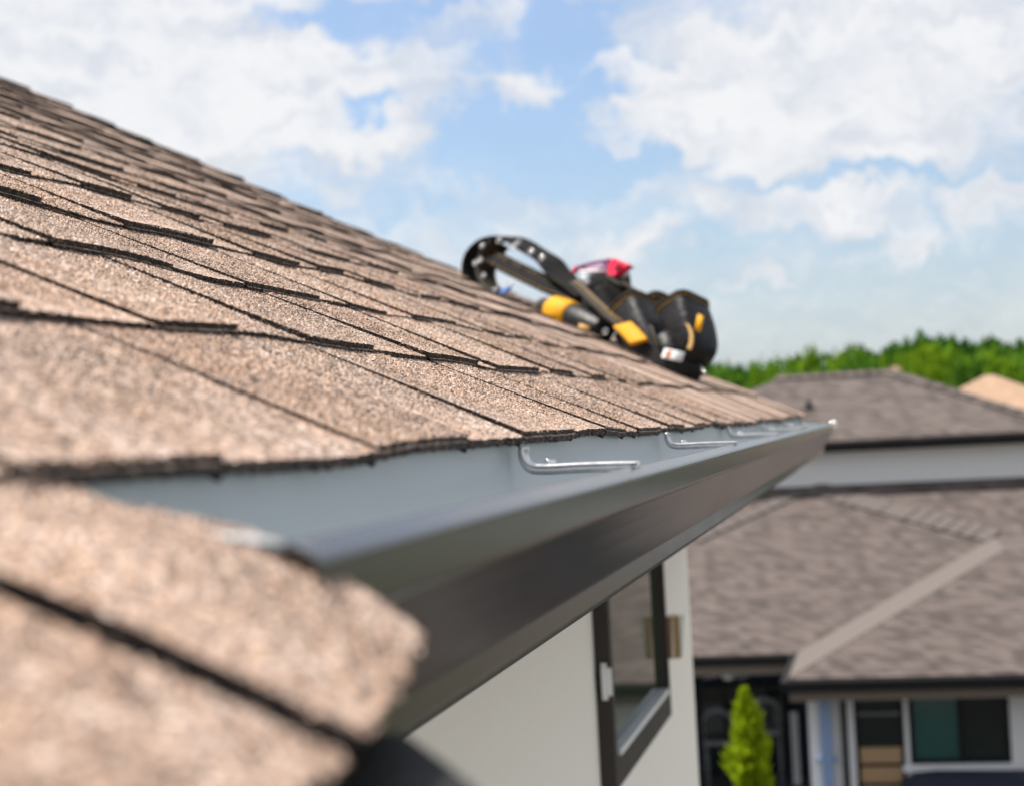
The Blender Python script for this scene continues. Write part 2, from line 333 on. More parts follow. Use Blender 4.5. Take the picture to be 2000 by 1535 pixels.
# shingles: every course laid with thick laminated tabs and thin stretches between them
def bow(s0, y, b): return .0085*math.sin(math.pi*min(1, max(0, b)/.75))*(max(0, min(1, .25+(y-.39)/.08)) if y > .3895 else 0) if s0 < -.05 else 0
def piece(s0, s1, y0, y1, T, n0, fine, hipped=0):
    """one tab: top sheet, butt edge, two side edges; returns verts, faces, material index"""
    w = y1-y0; ny = max(2, int(w/(.0045 if fine == 2 else .012 if fine == 1 else .05))); ns = 8 if fine == 2 else 4 if fine == 1 else 2
    V = []; F = []; Mi = []; Sm = []
    jit = .0008 if fine == 2 else .0008 if fine == 1 else 0
    fy = [rnd.uniform(-1, 1)*jit for _ in range(ny+1)]
    slow = rnd.uniform(-.0025, .0025); fl = [slow+.0007*math.sin(i/ny*rnd.uniform(3, 7)+s0*9) for i in range(ny+1)]
    ja = [rnd.uniform(-1, 1)*jit*.7 for _ in range(ns+1)]; jb = [rnd.uniform(-1, 1)*jit*.7 for _ in range(ns+1)]
    skew = rnd.uniform(-.004, .004)
    curl = rnd.uniform(0, .0012)
    def top(i, j):
        a = i/ny; b = j/ns; s = s0+(s1-s0)*b+(fy[i]+fl[i])*(1-b); y = y0+w*a+skew*b
        if s0 < -.05: s += (1-b)*.020*min(1.2, max(0, (y-.36)/.15))**1.5
        if i == 0: y += ja[j]
        if i == ny: y += jb[j]
        n = n0+T*(1-b)+(.0006+(.0013 if T > .0060 else 0))*b + curl*(1-b)**4
        n += bow(s0, y, b)
        if fine and j == 0: n += rnd.uniform(-1, 1)*jit*.35
        return s, y, n
    G = [[top(i, j) for i in range(ny+1)] for j in range(ns+1)]
    for j in range(ns+1):
        for i in range(ny+1): V.append(rp(*G[j][i]))
    for j in range(ns):
        for i in range(ny): q = j*(ny+1)+i; F.append((q, q+1, q+ny+2, q+ny+1)); Mi.append(0); Sm.append(True)
    def skirt(seq, z0, rev):
        k = len(V)
        for (s, y, n) in seq:
            V.append(rp(s, y, n)); V.append(rp(s+(rnd.uniform(-.0012, .0012) if fine else 0), y+(rnd.uniform(-.0012, .0012) if fine else 0), min(n-.0008, z0)))
        for a in range(len(seq)-1):
            q = (k+2*a, k+2*a+1, k+2*a+3, k+2*a+2); F.append(q[::-1] if rev else q); Mi.append(1); Sm.append(False)
    if fine and T > .0060:                                              # two laminated plies, the lower one proud of the upper
        k = len(V)
        for (s, y, n) in G[0]:
            md = n0+(n-n0)*.5; o = .0022+rnd.uniform(-.0006, .0006)
            V += [rp(s, y, n), rp(s, y, md+rnd.uniform(-.0003, .0003)), rp(s-o, y, md-.0002), rp(s-o, y, n0-.0012)]
        for a in range(len(G[0])-1):
            for r_, mi in ((0, 1), (1, 0), (2, 1)): F.append((k+4*a+r_, k+4*a+r_+1, k+4*a+r_+5, k+4*a+r_+4)); Mi.append(mi); Sm.append(False)
    else: skirt(G[0], n0-.0012, False)
    skirt([G[j][0] for j in range(ns+1)], n0-.004, True); skirt([G[j][ny] for j in range(ns+1)], n0-.004, False)
    return V, F, Mi, Sm
plan = []
def lay(s0, s1, ya, yb, first_thick=None, widths=None):
    y = ya; thick = rnd.random() < .5 if first_thick is None else first_thick
    while y < yb-.001:
        w = widths.pop(0) if widths else (rnd.uniform(.10, .235) if thick else rnd.uniform(.07, .20))
        y2 = min(yb, y+w)
        if yb-y2 < .045: y2 = yb
        plan.append((s0, s1, y, y2, thick)); y = y2; thick = not thick
n_course = int(S_RIDGE/EXP)+1
for k in range(n_course):
    s0 = k*EXP; s1 = min(S_RIDGE, s0+EXP+.012)
    if s1 <= s0: continue
    if k == 0: lay(s0, s1, Y_NEAR-.03, Y_END, True, [.17, .215, .20, .17, .21, .16])
    else: lay(s0, s1, -.45+rnd.uniform(-.1, .1), Y_END+rnd.uniform(-.004, .004))
for ya, yb, th in ((-.45, -.1, True), (-.1, .15, False), (.15, .26, True), (.26, Y_NEAR-.141, False), (Y_NEAR-.130, Y_NEAR, True)): plan.append((S_BUMP, .012, ya, yb, th))
lay(0, EXP+.012, -.45, Y_NEAR-.03, False)
def seen(p):
    s0, s1, y0, y1, th = p; pts = []
    for s in (s0, (s0+s1)/2, s1-.012):
        for y in (y0, y1):
            P = rp(s, y, .005)
            if P.y < .12: return 0
            u, v, z = project(P); pts.append((u, v))
    us = [min(max(a[0], 0), 2000) for a in pts]; vs = [min(max(a[1], 0), 1535) for a in pts]
    if max(us)-min(us) < 1 or max(vs)-min(vs) < 1: return 0
    a, b, c = pts[0], pts[1], pts[4]
    inside = (max(us)-min(us))*(max(vs)-min(vs))/max(1, (max(x[0] for x in pts)-min(x[0] for x in pts))*(max(x[1] for x in pts)-min(x[1] for x in pts)))
    return abs((b[0]-a[0])*(c[1]-a[1])-(b[1]-a[1])*(c[0]-a[0]))*min(1, inside)
order = sorted(plan, key=seen, reverse=True)
T_THICK, T_THIN = .0082, .0046
field = MB(); LAID = []
for i, p in enumerate(order):
    s0, s1, y0, y1, th = p; a = seen(p); T = (T_THICK if th else T_THIN)*(.84 if -.01 < s0 < .01 else 1 if s0 < .4 else 1.25)+rnd.uniform(-.0006, .0006)+(-.0030 if s0 < -.05 and y1 > .5 else -.0008 if s0 < -.05 else 0)
    single = i < 298 and a > 0; LAID.append((p, T, 0))
    V, F, Mi, Sm = piece(s0, s1, y0, y1, T, 0, 2 if i < 130 and single else 1 if single else 0)
    if single: make('shingle', V, F, ['shingle', 'edge'], roof, Mi, Sm)
    else:
        k = len(field.v); field.v += V; field.f += [tuple(x+k for x in f) for f in F]; field.m += Mi; field.s += Sm
GR = np.random.default_rng(5); gp_, gc_ = [], []
def waves(s_, y_):
    return (.0016*np.sin(y_*5.1+s_*3+.7)+.0013*np.sin(y_*11.7-s_*7+2)+.0006*np.sin(y_*21+s_*17)+.0015*np.sin(s_*6+1.3*y_)
            + .010*np.clip((s_-1.2)/3, 0, 1)*np.minimum(1, y_/5))
for p, T, slow in LAID:
    s0, s1, y0, y1, th = p; P_ = rp((s0+s1)/2, (y0+y1)/2, 0); z_ = project(P_)[2]
    if seen(p) <= 0 or z_ > 3.4 or y1 < .12: continue
    d_ = .0025 if z_ < 1.6 else .0025*z_/1.6
    cnt = int((s1-s0-.010)*(y1-y0)/d_**2*.95)
    a = GR.random(cnt); b = GR.random(cnt)**1.05*.93; y_ = y0+(y1-y0)*a; s_ = s0+slow*(1-b)+(s1-s0)*b
    n_ = T*(1-b)+(.0006+(.0013 if T > .0060 else 0))*b
    if s0 < -.05: s_ = s_+(1-b)*.020*np.minimum(1.2, np.maximum(0, (y_-.36)/.15))**1.5; n_ = n_+.0085*np.sin(np.pi*np.minimum(1, b/.75))*np.clip(.25+(y_-.39)/.08, 0, 1)*(y_ > .3895)
    n_ = n_+waves(s_, y_)
    gp_.append(np.stack([s_, y_, n_, np.full(cnt, d_)], 1)); gc_.append(np.clip(GR.random(cnt)+GR.uniform(-.13, .10), 0, 1))
gp_ = np.concatenate(gp_); ng = len(gp_)
hv, nv = np.array(HV), np.array(NV); base_ = gp_[:, :1]*hv+gp_[:, 1:2]*np.array([0, 1., 0])+gp_[:, 2:3]*nv
ang = GR.random(ng)*6.283; rad = gp_[:, 3]*GR.uniform(.40, .78, ng); hgt_ = gp_[:, 3]*GR.uniform(.22, .62, ng)
ring_ = []
for q in range(3):
    an_ = ang+q*2.094+GR.uniform(-.4, .4, ng); ring_.append(base_+hv*(np.cos(an_)*rad)[:, None]+np.array([0, 1., 0])*(np.sin(an_)*rad)[:, None]-nv*.0003)
tip = base_+hv*(GR.uniform(-.35, .35, ng)*rad)[:, None]+np.array([0, 1., 0])*(GR.uniform(-.35, .35, ng)*rad)[:, None]+nv*hgt_[:, None]
vv = np.stack(ring_+[tip], 1).reshape(-1, 3); ix = np.arange(ng)[:, None]*4
tri = np.stack([ix+np.array([[0, 1, 3]]), ix+np.array([[1, 2, 3]]), ix+np.array([[2, 0, 3]])], 1).reshape(-1)
gm = bpy.data.meshes.new('granules'); gm.vertices.add(len(vv)); gm.vertices.foreach_set('co', vv.astype(np.float32).ravel())
gm.loops.add(len(tri)); gm.loops.foreach_set('vertex_index', tri.astype(np.int32)); gm.polygons.add(ng*3)
gm.polygons.foreach_set('loop_start', np.arange(ng*3, dtype=np.int32)*3)
at_ = gm.attributes.new('grain', 'FLOAT', 'POINT'); at_.data.foreach_set('value', np.repeat(np.concatenate(gc_), 4).astype(np.float32))
gm.materials.append(M['granule']); gm.update(calc_edges=True); go = bpy.data.objects.new('granules', gm); COL.objects.link(go); go.parent = roof; go.matrix_parent_inverse = roof.matrix_basis.inverted()
tag(go, kind='stuff'); print('granules', ng)
tag(field.build('shingle_field', ['shingle', 'edge'], roof), kind='stuff')
# starter strip under the eave and along the far rake
st = MB(); ny = 240
for (sa, ya, yb, dn) in ((.004, Y_NEAR, Y_END, 0), (S_BUMP+.003, -1.0, .36, 0)):
    ys_ = [ya+(yb-ya)*i/ny for i in range(ny+1)]; V = []
    for y in ys_:
        j = rnd.uniform(-.0011, .0011)
        V += [rp(sa+j, y, -.0002), rp(sa+j, y, -.0018), rp(sa+.05, y, -.0018)]
    st.add(V, [(3*i, 3*i+1, 3*i+4, 3*i+3) for i in range(ny)]+[(3*i+1, 3*i+2, 3*i+5, 3*i+4) for i in range(ny)])
st.build('starter_strip', 'edge', roof)
mb = MB(); P = [HV*0, HV*S_RIDGE]
mb.slab([Vector((p.x, Y_END-.05, p.z))+NV*-.03 for p in P]+[Vector((p.x, Y_END-.05, p.z))-NV*.17 for p in P[::-1]], (0, .028, 0)); mb.build('rake_board', 'frame', roof)
cap = MB()
for i in range(44):
    y = -.4+i*.145; cap.slab([(rx+.11, y, rz-.045), (rx, y, rz+.012), (rx-.11, y, rz-.045), (rx-.11, y+.2, rz-.05), (rx, y+.2, rz+.007), (rx+.11, y+.2, rz-.05)], (0, 0, .006))
tag(cap.build('ridge_cap_row', 'shingle', roof), kind='stuff')

# walls, soffit, fascia
XW = -.40; cY = atx(1342, 1090, XW).y
wl = atx(1155, 1180, XW).y; wr = atx(1287, 1390, XW).y; wb = atx(1182, 1535, XW).z; wt = -.19
mb = MB()
for (ya, yb, za, zb) in ((-1, wl, GROUND, -.165), (wr, cY, GROUND, -.165), (wl, wr, GROUND, wb), (wl, wr, wt, -.165)): mb.box((XW-.22, ya, za), (XW, yb, zb))
mb.build('side_wall', 'stucco', house)
mb = MB(); mb.slab([(XW-.22, cY, GROUND), (XW-.22, cY, -.165), (rx, cY, rz-.12), (2*rx+.4, cY, -.165), (2*rx+.4, cY, GROUND)], (0, -.2, 0)); mb.build('gable_wall', 'stucco', house)
MB().box((XW, -1, -.165), (-.034, Y_END-.08, -.150)).build('soffit', 'frame', house)
MB().box((-.055, Y_NEAR, -.150), (-.036, Y_END-.05, -.012)).build('fascia', 'frame', house)
mb = MB(); mb.box((.055, -1, -.20), (.075, Y_NEAR-.02, -.066)); mb.box((-.054, Y_NEAR-.042, -.16), (.054, Y_NEAR-.02, -.064)); mb.build('near_fascia', 'black', house)
mb = MB()                                                            # folded drip flashing under the near eave, mitred at its corner
L = [(.085, Y_NEAR-.015, -.073), (.112, Y_NEAR-.022, -.0735), (.138, .452, -.075), (.163, .402, -.077), (.182, .355, -.077), (.184, -.9, -.077), (.085, -.9, -.073)]
mb.slab(L, (0, 0, -.006)); mb.slab([(x, y, z-.0065) for x, y, z in L[1:6]]+[(x-.006, y-.004, z-.0065) for x, y, z in L[1:6][::-1]], (0, 0, -.045)); mb.build('drip_flashing', 'black', house)
mb = MB(); V = []
for i in range(121):
    y = Y_NEAR+(Y_END-.03-Y_NEAR)*i/120; p = rp(.005, y, -.0019); V += [p, Vector((p.x, y, -.05)), Vector((p.x-.004, y, -.05)), p+Vector((-.02, 0, .0088))]
mb.add(V, [(4*i+k, 4*i+k+1, 4*i+k+5, 4*i+k+4) for i in range(120) for k in range(3)]); mb.build('drip_edge', 'wash', house)

# gutter
G0, G1 = .497, 5.62
mb = MB()
outer = [(-.034, -.010), (-.034, -.104), (-.025, -.1055), (.052, -.1055), (.0600, -.1045), (.0622, -.1030), (.0606, -.0918), (.0612, -.0905), (.0655, -.083), (.074, -.068), (.0815, -.0555), (.0892, -.0436), (.0915, -.0416), (.0918, -.0398), (.0907, -.0265), (.0907, -.0250), (.0902, -.0236), (.0888, -.0224), (.0850, -.0202), (.0824, -.0187), (.0808, -.0186), (.0798, -.0198), (.0804, -.0224), (.0825, -.0240)]
mb.sweep(outer, G0, G1, 24, 0, False)
inner = [(.0830, -.0245), (.0845, -.0380), (.0825, -.043), (.066, -.068), (.053, -.092), (.051, -.1035), (-.0315, -.1035), (-.0325, -.010)]
mb.sweep(inner, G0, G1, 24, 1, False)
gutter = mb.build('gutter', ['bronze', 'wash'], house)
prof = outer[1:19]+[(-.034, -.012)]
for y, mt in ((G0, 'wash'), (G1, 'bronze')):  # near cap's rim is pale: its bright highlight is put into the colour
    mb = MB(); mb.slab([(x, y-.0015, z) for x, z in prof], (0, .0025, 0), 1)
    rim = [(x*1.0, y+(.002 if y < 1 else -.002), z) for x, z in [(-.03, -.0120), (.02, -.0135), (.05, -.0155), (.0735, -.0190), (.089, -.0225)]]
    mb.tube(rim, .0022, 6); mb.build('end_cap', [mt, 'bronze'], gutter)
for y in (1.25, 2.08, 2.90, 3.72, 4.52, 5.20):
    y += rnd.uniform(-.02, .02); mb = MB()
    path = smooth_path([(.0065, y, -.002), (.0060, y, -.008), (.0090, y, -.0155), (.018, y, -.0185), (.045, y, -.0186), (.070, y, -.0190), (.0845, y, -.0195)], 5)
    mb.ribbon(path, (0, .015, 0), .0055)
    mb.tube([p+Vector((0, .0070, .0028)) for p in path[3:]], .0016, 6); mb.tube([p+Vector((0, -.0070, .0028)) for p in path[3:]], .0016, 6)
    h = mb.build('hanger', 'zinc', gutter)
    MB().tube([(.024, y, -.0165), (.024, y, -.0115)], .0045, 6).build('screw_head', 'chrome', house).parent = gutter
mb = MB(); p = Vector((.0945, G1+.006, -.020)); V = []  # end cap screw as an oversized polished ball, shaped to throw a sun glint
for j in range(7):
    a = math.pi*j/6
    V += [p+Vector((math.sin(a)*math.cos(b), math.sin(a)*math.sin(b), math.cos(a)))*.010 for b in [2*math.pi*i/12 for i in range(12)]]
mb.add(V, [(j*12+i, j*12+(i+1) % 12, j*12+12+(i+1) % 12, j*12+12+i) for j in range(6) for i in range(12)], 0, True); mb.build('glint_bolt_head', 'bolt', gutter)

# window in the side wall
win = empty('window', (XW, (wl+wr)/2, wb), None, None); win.parent = house; win.matrix_parent_inverse = house.matrix_basis.inverted()
def part(mb, name, mat, parent): return mb.build(name, mat, parent)
xo = XW+.035
fw = .050
mb = MB(); mb.box((XW-.08, wl, wb), (xo, wl+fw*.75, wt)); mb.box((XW-.08, wr-fw*.75, wb), (xo, wr, wt)); mb.box((XW-.08, wl+fw*.75, wb), (xo, wr-fw*.75, wb+.066)); mb.box((XW-.08, wl+fw*.75, wt-.06), (xo, wr-fw*.75, wt)); part(mb, 'frame', 'frame', win)
mb = MB(); mb.box((XW-.05, wl+fw*.75, wb+.066), (xo-.012, wl+fw*.75+.028, wt-.06)); mb.box((XW-.05, wr-fw*.75-.028, wb+.066), (xo-.012, wr-fw*.75, wt-.06)); mb.box((XW-.05, wl+fw*.75+.028, wt-.09), (xo-.012, wr-fw*.75-.028, wt-.06)); part(mb, 'sash', 'frame', win)
mb = MB(); mb.box((XW-.05, wl+fw*.75+.028, wb+.066), (xo+.004, wr-fw*.75-.028, wb+.080)); part(mb, 'glazing_bead', 'white', win)
mb = MB(); mb.box((xo-.026, wl+fw*.75+.028, wb+.080), (xo-.018, wr-fw*.75-.028, wt-.09)); part(mb, 'pane', 'glass', win)
zc = atx(1163, 1330, XW).z; mb = MB(); mb.box((xo-.02, wl-.012, zc-.030), (xo+.002, wl-.0015, zc+.030)); mb.box((xo-.02, wl-.009, zc-.040), (xo-.008, wl-.0015, zc+.040)); part(mb, 'latch_plate', 'white', win)
# wall lamp beyond the window
lt = atx(1275, 1203, XW+.06); lb = atx(1275, 1282, XW+.06); ly = wr+.034
lamp = empty('wall_lamp', (XW, ly, lb.z), 'small copper and clear glass wall lamp beside the dark framed window', 'lamp')
zt, zb = at(1290, 1203, ly).z, at(1290, 1284, ly).z
MB().box((XW+.001, ly-.028, zb+.01), (XW+.012, ly+.028, zt-.01)).box((XW+.012, ly-.008, (zt+zb)/2-.008), (XW+.03, ly+.008, (zt+zb)/2+.008)).build('back_plate', 'frame', lamp)
cyl = [(XW+.040+.025*math.cos(a), ly+.025*math.sin(a)) for a in [2*math.pi*i/14 for i in range(14)]]
mb = MB(); mb.slab([(x, y, zb) for x, y in cyl], (0, 0, zt-zb)); M['copper'] = simple('copper', (.42, .19, .09), .38, .2, 20, metal=.5); mb.build('body', 'copper', lamp)
mb = MB(); c0 = [(XW+.040+.028*math.cos(a), ly+.028*math.sin(a), zb-.002) for a in [2*math.pi*i/14 for i in range(14)]]; c1 = [(XW+.040+.039*math.cos(a), ly+.039*math.sin(a), zt+.002) for a in [2*math.pi*i/14 for i in range(14)]]
mb.add(c0+c1, [(i, (i+1) % 14, 14+(i+1) % 14, 14+i) for i in range(14)], 0, True)
m, n = material('thin clear glass'); g1 = n.n('ShaderNodeBsdfGlossy'); g1.inputs['Roughness'].default_value = .08; t1 = n.n('ShaderNodeBsdfTransparent'); t1.inputs[0].default_value = (.86, .9, .9, 1); mx = n.n('ShaderNodeMixShader'); mx.inputs[0].default_value = .22; n.put(mx.inputs[1], t1.outputs[0]); n.put(mx.inputs[2], g1.outputs[0]); o_ = n.n('ShaderNodeOutputMaterial'); n.put(o_.inputs[0], mx.outputs[0]); M['clear'] = m
mb.build('glass_shade', 'clear', lamp)

# ------------------------------------------------------------------ tool belt lying on the roof
A = onroof(1372, 757); B = onroof(950, 566)
e1 = (A-B).normalized(); e1 = (e1-NV*e1.dot(NV)).normalized(); DV = NV.cross(e1).normalized()
if DV.y < 0: DV = -DV
def wp(zx, zy, d=0):                                                # belt drawing coordinates -> point on the upright plane through its contact line
    r = Vector(ray(880+zx/3.704, 420+zy/3.704)); c = Vector(CAM); k = (A+DV*d-c).dot(DV)/r.dot(DV); return c+r*k
PX = 1.36e-3/3.704                                                   # metres per drawing unit about there
belt = empty('tool_belt', onroof(1170, 668), 'black leather tool belt with yellow cuffs and stitched pouches lying on the roof', 'tool belt')
up = NV
mb = MB(); path = smooth_path([wp(*q) for q in [(1010, 600), (920, 530), (830, 465), (765, 400), (725, 345), (680, 308), (600, 262), (510, 203), (430, 170), (350, 172), (275, 205), (210, 270), (178, 350), (176, 440), (205, 520), (270, 580), (360, 622), (480, 668), (620, 735), (760, 800)]], 5)
mb.ribbon(path, DV*.085+up*.026, .010); mb.build('belt_band', 'nylon', belt)
mb = MB(); mb.ribbon(smooth_path([wp(*q, -.012) for q in [(350, 210), (285, 300), (252, 380), (262, 470), (310, 545), (380, 590)]], 4), DV*.06+e1*.022, .011); mb.build('belt_lining', 'brownleather', belt)
mb = MB(); s2 = smooth_path([wp(*q, -.02) for q in [(290, 300), (420, 372), (560, 440), (720, 515), (860, 570), (970, 625), (1080, 705)]], 4)
mb.ribbon(s2, DV*.02+up*.046, .011); mb.build('strap', 'nylon', belt)
for dz in (.016, -.014):
    mb = MB()
    for i in range(1, len(s2)-1):
        a = s2[i]; t = (s2[i+1]-s2[i-1]).normalized(); c = a-DV*(.0065-dz*.4)+up*dz
        mb.tube([c-t*.006, c+t*.006], .0012, 4)
    tag(mb.build('stitching', 'stitch', belt), kind='stuff')
def eyelet(zx, zy, d, r=.0072):
    c = wp(zx, zy, d); mb = MB()
    ax = (e1*.2+up*.25-DV).normalized(); a1 = ax.orthogonal().normalized(); a2 = ax.cross(a1)
    mb.tube([c+(a1*math.cos(t)+a2*math.sin(t))*r for t in [2*math.pi*i/12 for i in range(12)]], .0022, 6, closed=True); mb.build('eyelet', 'chrome', belt)
for q in [(350, 187), (445, 240), (487, 200), (580, 265), (660, 311), (432, 500), (962, 452), (982, 488), (1120, 845)]: eyelet(*q, -.052)
for q in [(228, 225), (178, 350), (216, 328), (236, 440), (316, 546)]: eyelet(*q, -.052, .006)
def pouch(name, mat, base, top, wb_, wt_, dep, d0=0, rim=None, lid=True, nseg=28, wr_=.04, parent=belt):
    """leather pouch: bulging elliptical bag from base to open stitched mouth"""
    b = wp(*base, d0); t = wp(*top, d0); ax = t-b; side = ax.cross(DV).normalized(); mb = MB(); R = 9; ph = rnd.uniform(0, 6)
    def P(a, k, shrink=1):
        w = (wb_*(1-k)+wt_*k)*PX/2*(1+.10*math.sin(k*math.pi))*shrink; dd = dep/2*(.75+.25*k+.12*math.sin(k*math.pi))*shrink
        wob = 1+wr_*math.sin(3*a+ph+k*4)*(1-.5*k)
        rr = (abs(math.cos(a))**4.5+abs(math.sin(a))**4.5)**(-1/4.5)
        return b+ax*k+side*math.cos(a)*w*wob*rr+DV*math.sin(a)*dd*wob*rr+ax.normalized()*(.010*math.cos(a)*k)
    an = [2*math.pi*i/nseg for i in range(nseg)]; V = []
    for j in range(R+1):
        k = j/R; V += [P(a, k, .72 if j == 0 else .93 if j == 1 and R > 4 else 1) for a in an]
    V += [P(a, 1, .90) for a in an]+[P(a, .55, .85) for a in an]; RR = R+3
    F = [(j*nseg+i, j*nseg+(i+1) % nseg, (j+1)*nseg+(i+1) % nseg, (j+1)*nseg+i) for j in range(RR-1) for i in range(nseg)]
    F += [tuple(range(nseg))[::-1], tuple((RR-1)*nseg+i for i in range(nseg))]
    mb.add(V, F, 0, True); o = mb.build(name, mat, parent)
    if rim:
        MB().tube([P(a, .985, 1.02) for a in an], .0062, 6, closed=True).build('rim_binding', rim, o)
        mb = MB()
        for i in range(40):
            a = 2*math.pi*i/40; mb.tube([P(a, .93, 1.03), P(a+.09, .93, 1.03)], .0016, 4)
        tag(mb.build('stitching', 'stitch', o), kind='stuff')
    return o, P
# tape holder with its yellow cuff
def barrel(name, mat, p0, p1, r0, r1, d=0, sq=1.0, parent=belt):
    a = wp(*p0, d); b = wp(*p1, d); ax = (b-a); s = ax.cross(DV).normalized(); nseg = 18; V = []
    for k, r in ((0, r0*.9), (.06, r0), (.5, (r0+r1)/2*1.03), (.94, r1), (1, r1*.9)):
        for i in range(nseg):
            t = 2*math.pi*i/nseg; V.append(a+ax*k+(s*math.cos(t)+DV*math.sin(t)*sq)*r*PX)
    F = [(j*nseg+i, j*nseg+(i+1) % nseg, (j+1)*nseg+(i+1) % nseg, (j+1)*nseg+i) for j in range(4) for i in range(nseg)]+[tuple(range(nseg))[::-1], tuple(4*nseg+i for i in range(nseg))]
    return MB().add(V, F, 0, True).build(name, mat, parent)
barrel('holder_end', 'brownleather', (665, 672), (755, 702), 78, 100, -.03)
barrel('yellow_cuff', 'yellow', (742, 690), (888, 742), 108, 112, -.03)
barrel('tape_holder', 'leather', (880, 742), (1115, 842), 104, 96, -.03)
mb = MB(); mb.ribbon([wp(930, 800, -.078), wp(1005, 822, -.078)], up*.010, .003); mb.build('maker_patch', 'stitch', belt)
pouch('center_pouch', 'leather', (1130, 700), (1095, 445), 420, 440, .06, .06)
pouch('under_pouch', 'nylon', (1150, 850), (1030, 620), 260, 330, .06, .0)
pouch('center_flap', 'nylon', (1180, 660), (1240, 500), 320, 250, .06, .02, 'brownleather')
pouch('tool_pouch', 'leather', (1500, 1090), (1330, 660), 250, 270, .11, -.02, 'brownleather')
pouch('back_pouch', 'leather', (1580, 960), (1500, 640), 190, 230, .10, .07, 'brownleather')
o5, P5 = pouch('nail_pouch', 'leather', (1810, 1055), (1675, 655), 190, 268, .11, .0, 'brownleather')
pouch('bottom_pouch', 'leather', (1690, 1225), (1560, 985), 290, 330, .12, -.005, wr_=.10)
pouch('hammer_loop', 'nylon', (1420, 1010), (1290, 860), 150, 170, .07, .03)
mb = MB(); dp = smooth_path([wp(*q, -.07) for q in [(895, 485), (985, 575), (1080, 665), (1170, 745), (1262, 812)]], 4); mb.ribbon(dp, DV*.012+(up*.7+e1*.7)*.030, .008); mb.build('diagonal_strap', 'brownleather', belt)
for dz in (.011, -.011):
    mb = MB()
    for i in range(1, len(dp)-1):
        t = (dp[i+1]-dp[i-1]).normalized(); c = dp[i]-DV*.006+(up*.7+e1*.7)*dz; mb.tube([c-t*.007, c+t*.007], .0016, 4)
    tag(mb.build('stitching', 'stitch', belt), kind='stuff')
mb = MB(); mb.ribbon(smooth_path([wp(*q, -.085) for q in [(1248, 800), (1300, 850), (1350, 905), (1365, 922)]], 3), DV*.02+(up*.62+e1*.78)*.046, .012); mb.build('yellow_tab', 'yellow', belt)
mb = MB(); c = wp(1795, 785, -.070); mb.ribbon([c+up*.020-e1*.004, c-up*.018+e1*.007], e1*.021, .006); mb.build('yellow_tag', 'yellow', belt)
mb = MB(); L = smooth_path([wp(*q, -.074) for q in [(1712, 790), (1740, 850), (1742, 920), (1725, 975)]], 4); mb.ribbon(L, e1*.014, .004); mb.build('stitched_tape', 'stitch', belt)
mb = MB(); L = [wp(1445, 800, -.080), wp(1470, 870, -.084), wp(1500, 960, -.084)]; mb.ribbon(smooth_path(L, 3), e1*.020, .004); mb.build('stitched_seam', 'brownleather', belt)
mb = MB(); mb.ribbon([wp(1540, 1000, -.082), wp(1680, 1030, -.082)], up*.024, .004); mb.build('woven_label', 'labelw', belt)
mb = MB(); mb.ribbon([wp(1560, 1002, -.0845), wp(1590, 1009, -.0845)], up*.018, .002); mb.build('label_mark', 'orange', belt)
mb = MB(); mb.ribbon([wp(365, 560, -.05), wp(435, 530, -.05)], up*.016, .006); mb.build('belt_clip', 'blue', belt)
mb = MB(); mb.ribbon([wp(1790, 1060, -.01), wp(1830, 1130, -.03), wp(1855, 1150, -.03)], e1*.010, .004); mb.build('buckle', 'chrome', belt)
# tools standing in the pouch
def tool(name, lab, cat, pts, rad, mat, tip=None):
    e = empty(name, pts[0], lab, cat); MB().tube(smooth_path(pts, 4), rad, 10).build('handle', mat, e)
    if tip: MB().tube(smooth_path(tip, 3), rad*.45, 8).build('shaft', 'chrome', e)
tool('screwdriver', 'orange handled screwdriver sticking out of a belt pouch', 'screwdriver', [wp(1440, 770, -.02), wp(1400, 680, -.02), wp(1385, 655, -.02)], .0075, 'orange', [wp(1480, 900, -.02), wp(1440, 770, -.02)])
tool('pliers', 'shiny steel pliers in the black tool pouch', 'pliers', [wp(1390, 790, -.045), wp(1350, 700, -.050), wp(1345, 680, -.05)], .008, 'chrome', [wp(1430, 880, -.04), wp(1390, 790, -.045)])
# safety glasses on top of the centre pouch
sg = empty('safety_glasses', wp(1090, 430), 'pink red safety glasses with lilac lenses on the tool belt', 'glasses')
def plate(name, pts, d, th, mat, bow=.012):
    mb = MB(); n_ = len(pts); c = Vector((0, 0, 0)); P = [wp(*q, d) for q in pts]
    for p in P: c += p/n_
    V = [c-DV*bow]+P+[c-DV*bow+DV*th]+[p+DV*th for p in P]; k = n_+1
    F = [(0, 1+i, 1+(i+1) % n_) for i in range(n_)]+[(k, k+1+(i+1) % n_, k+1+i) for i in range(n_)]+[(1+i, k+1+i, k+1+(i+1) % n_, 1+(i+1) % n_) for i in range(n_)]
    return mb.add(V, F, 0, True).build(name, mat, sg)
plate('lens', [(905, 418), (935, 380), (1040, 352), (1150, 332), (1160, 375), (1135, 424), (1020, 426)], 0, .004, 'lens')
plate('lens', [(1195, 440), (1215, 405), (1275, 392), (1290, 420), (1250, 452), (1210, 462)], .01, .004, 'lens2', .006)
mb = MB(); mb.ribbon(smooth_path([wp(*q, -.004) for q in [(885, 424), (900, 395), (940, 372), (1050, 342), (1150, 326)]], 3), DV*.012+up*.004, .006); mb.build('brow_frame', 'lens', sg)
mb = MB(); mb.ribbon([wp(885, 425, -.006), wp(905, 385, -.006), wp(915, 380, -.004)], e1*.013, .008); mb.build('hinge', 'red', sg)
mb = MB(); T = [wp(1132, 425, -.01), wp(1150, 345, -.014), wp(1178, 312, -.014), wp(1292, 362, -.01), wp(1236, 398, -.012), wp(1178, 440, -.012)]
mb.slab(T, DV*.02); mb.build('side_shield', 'red', sg)
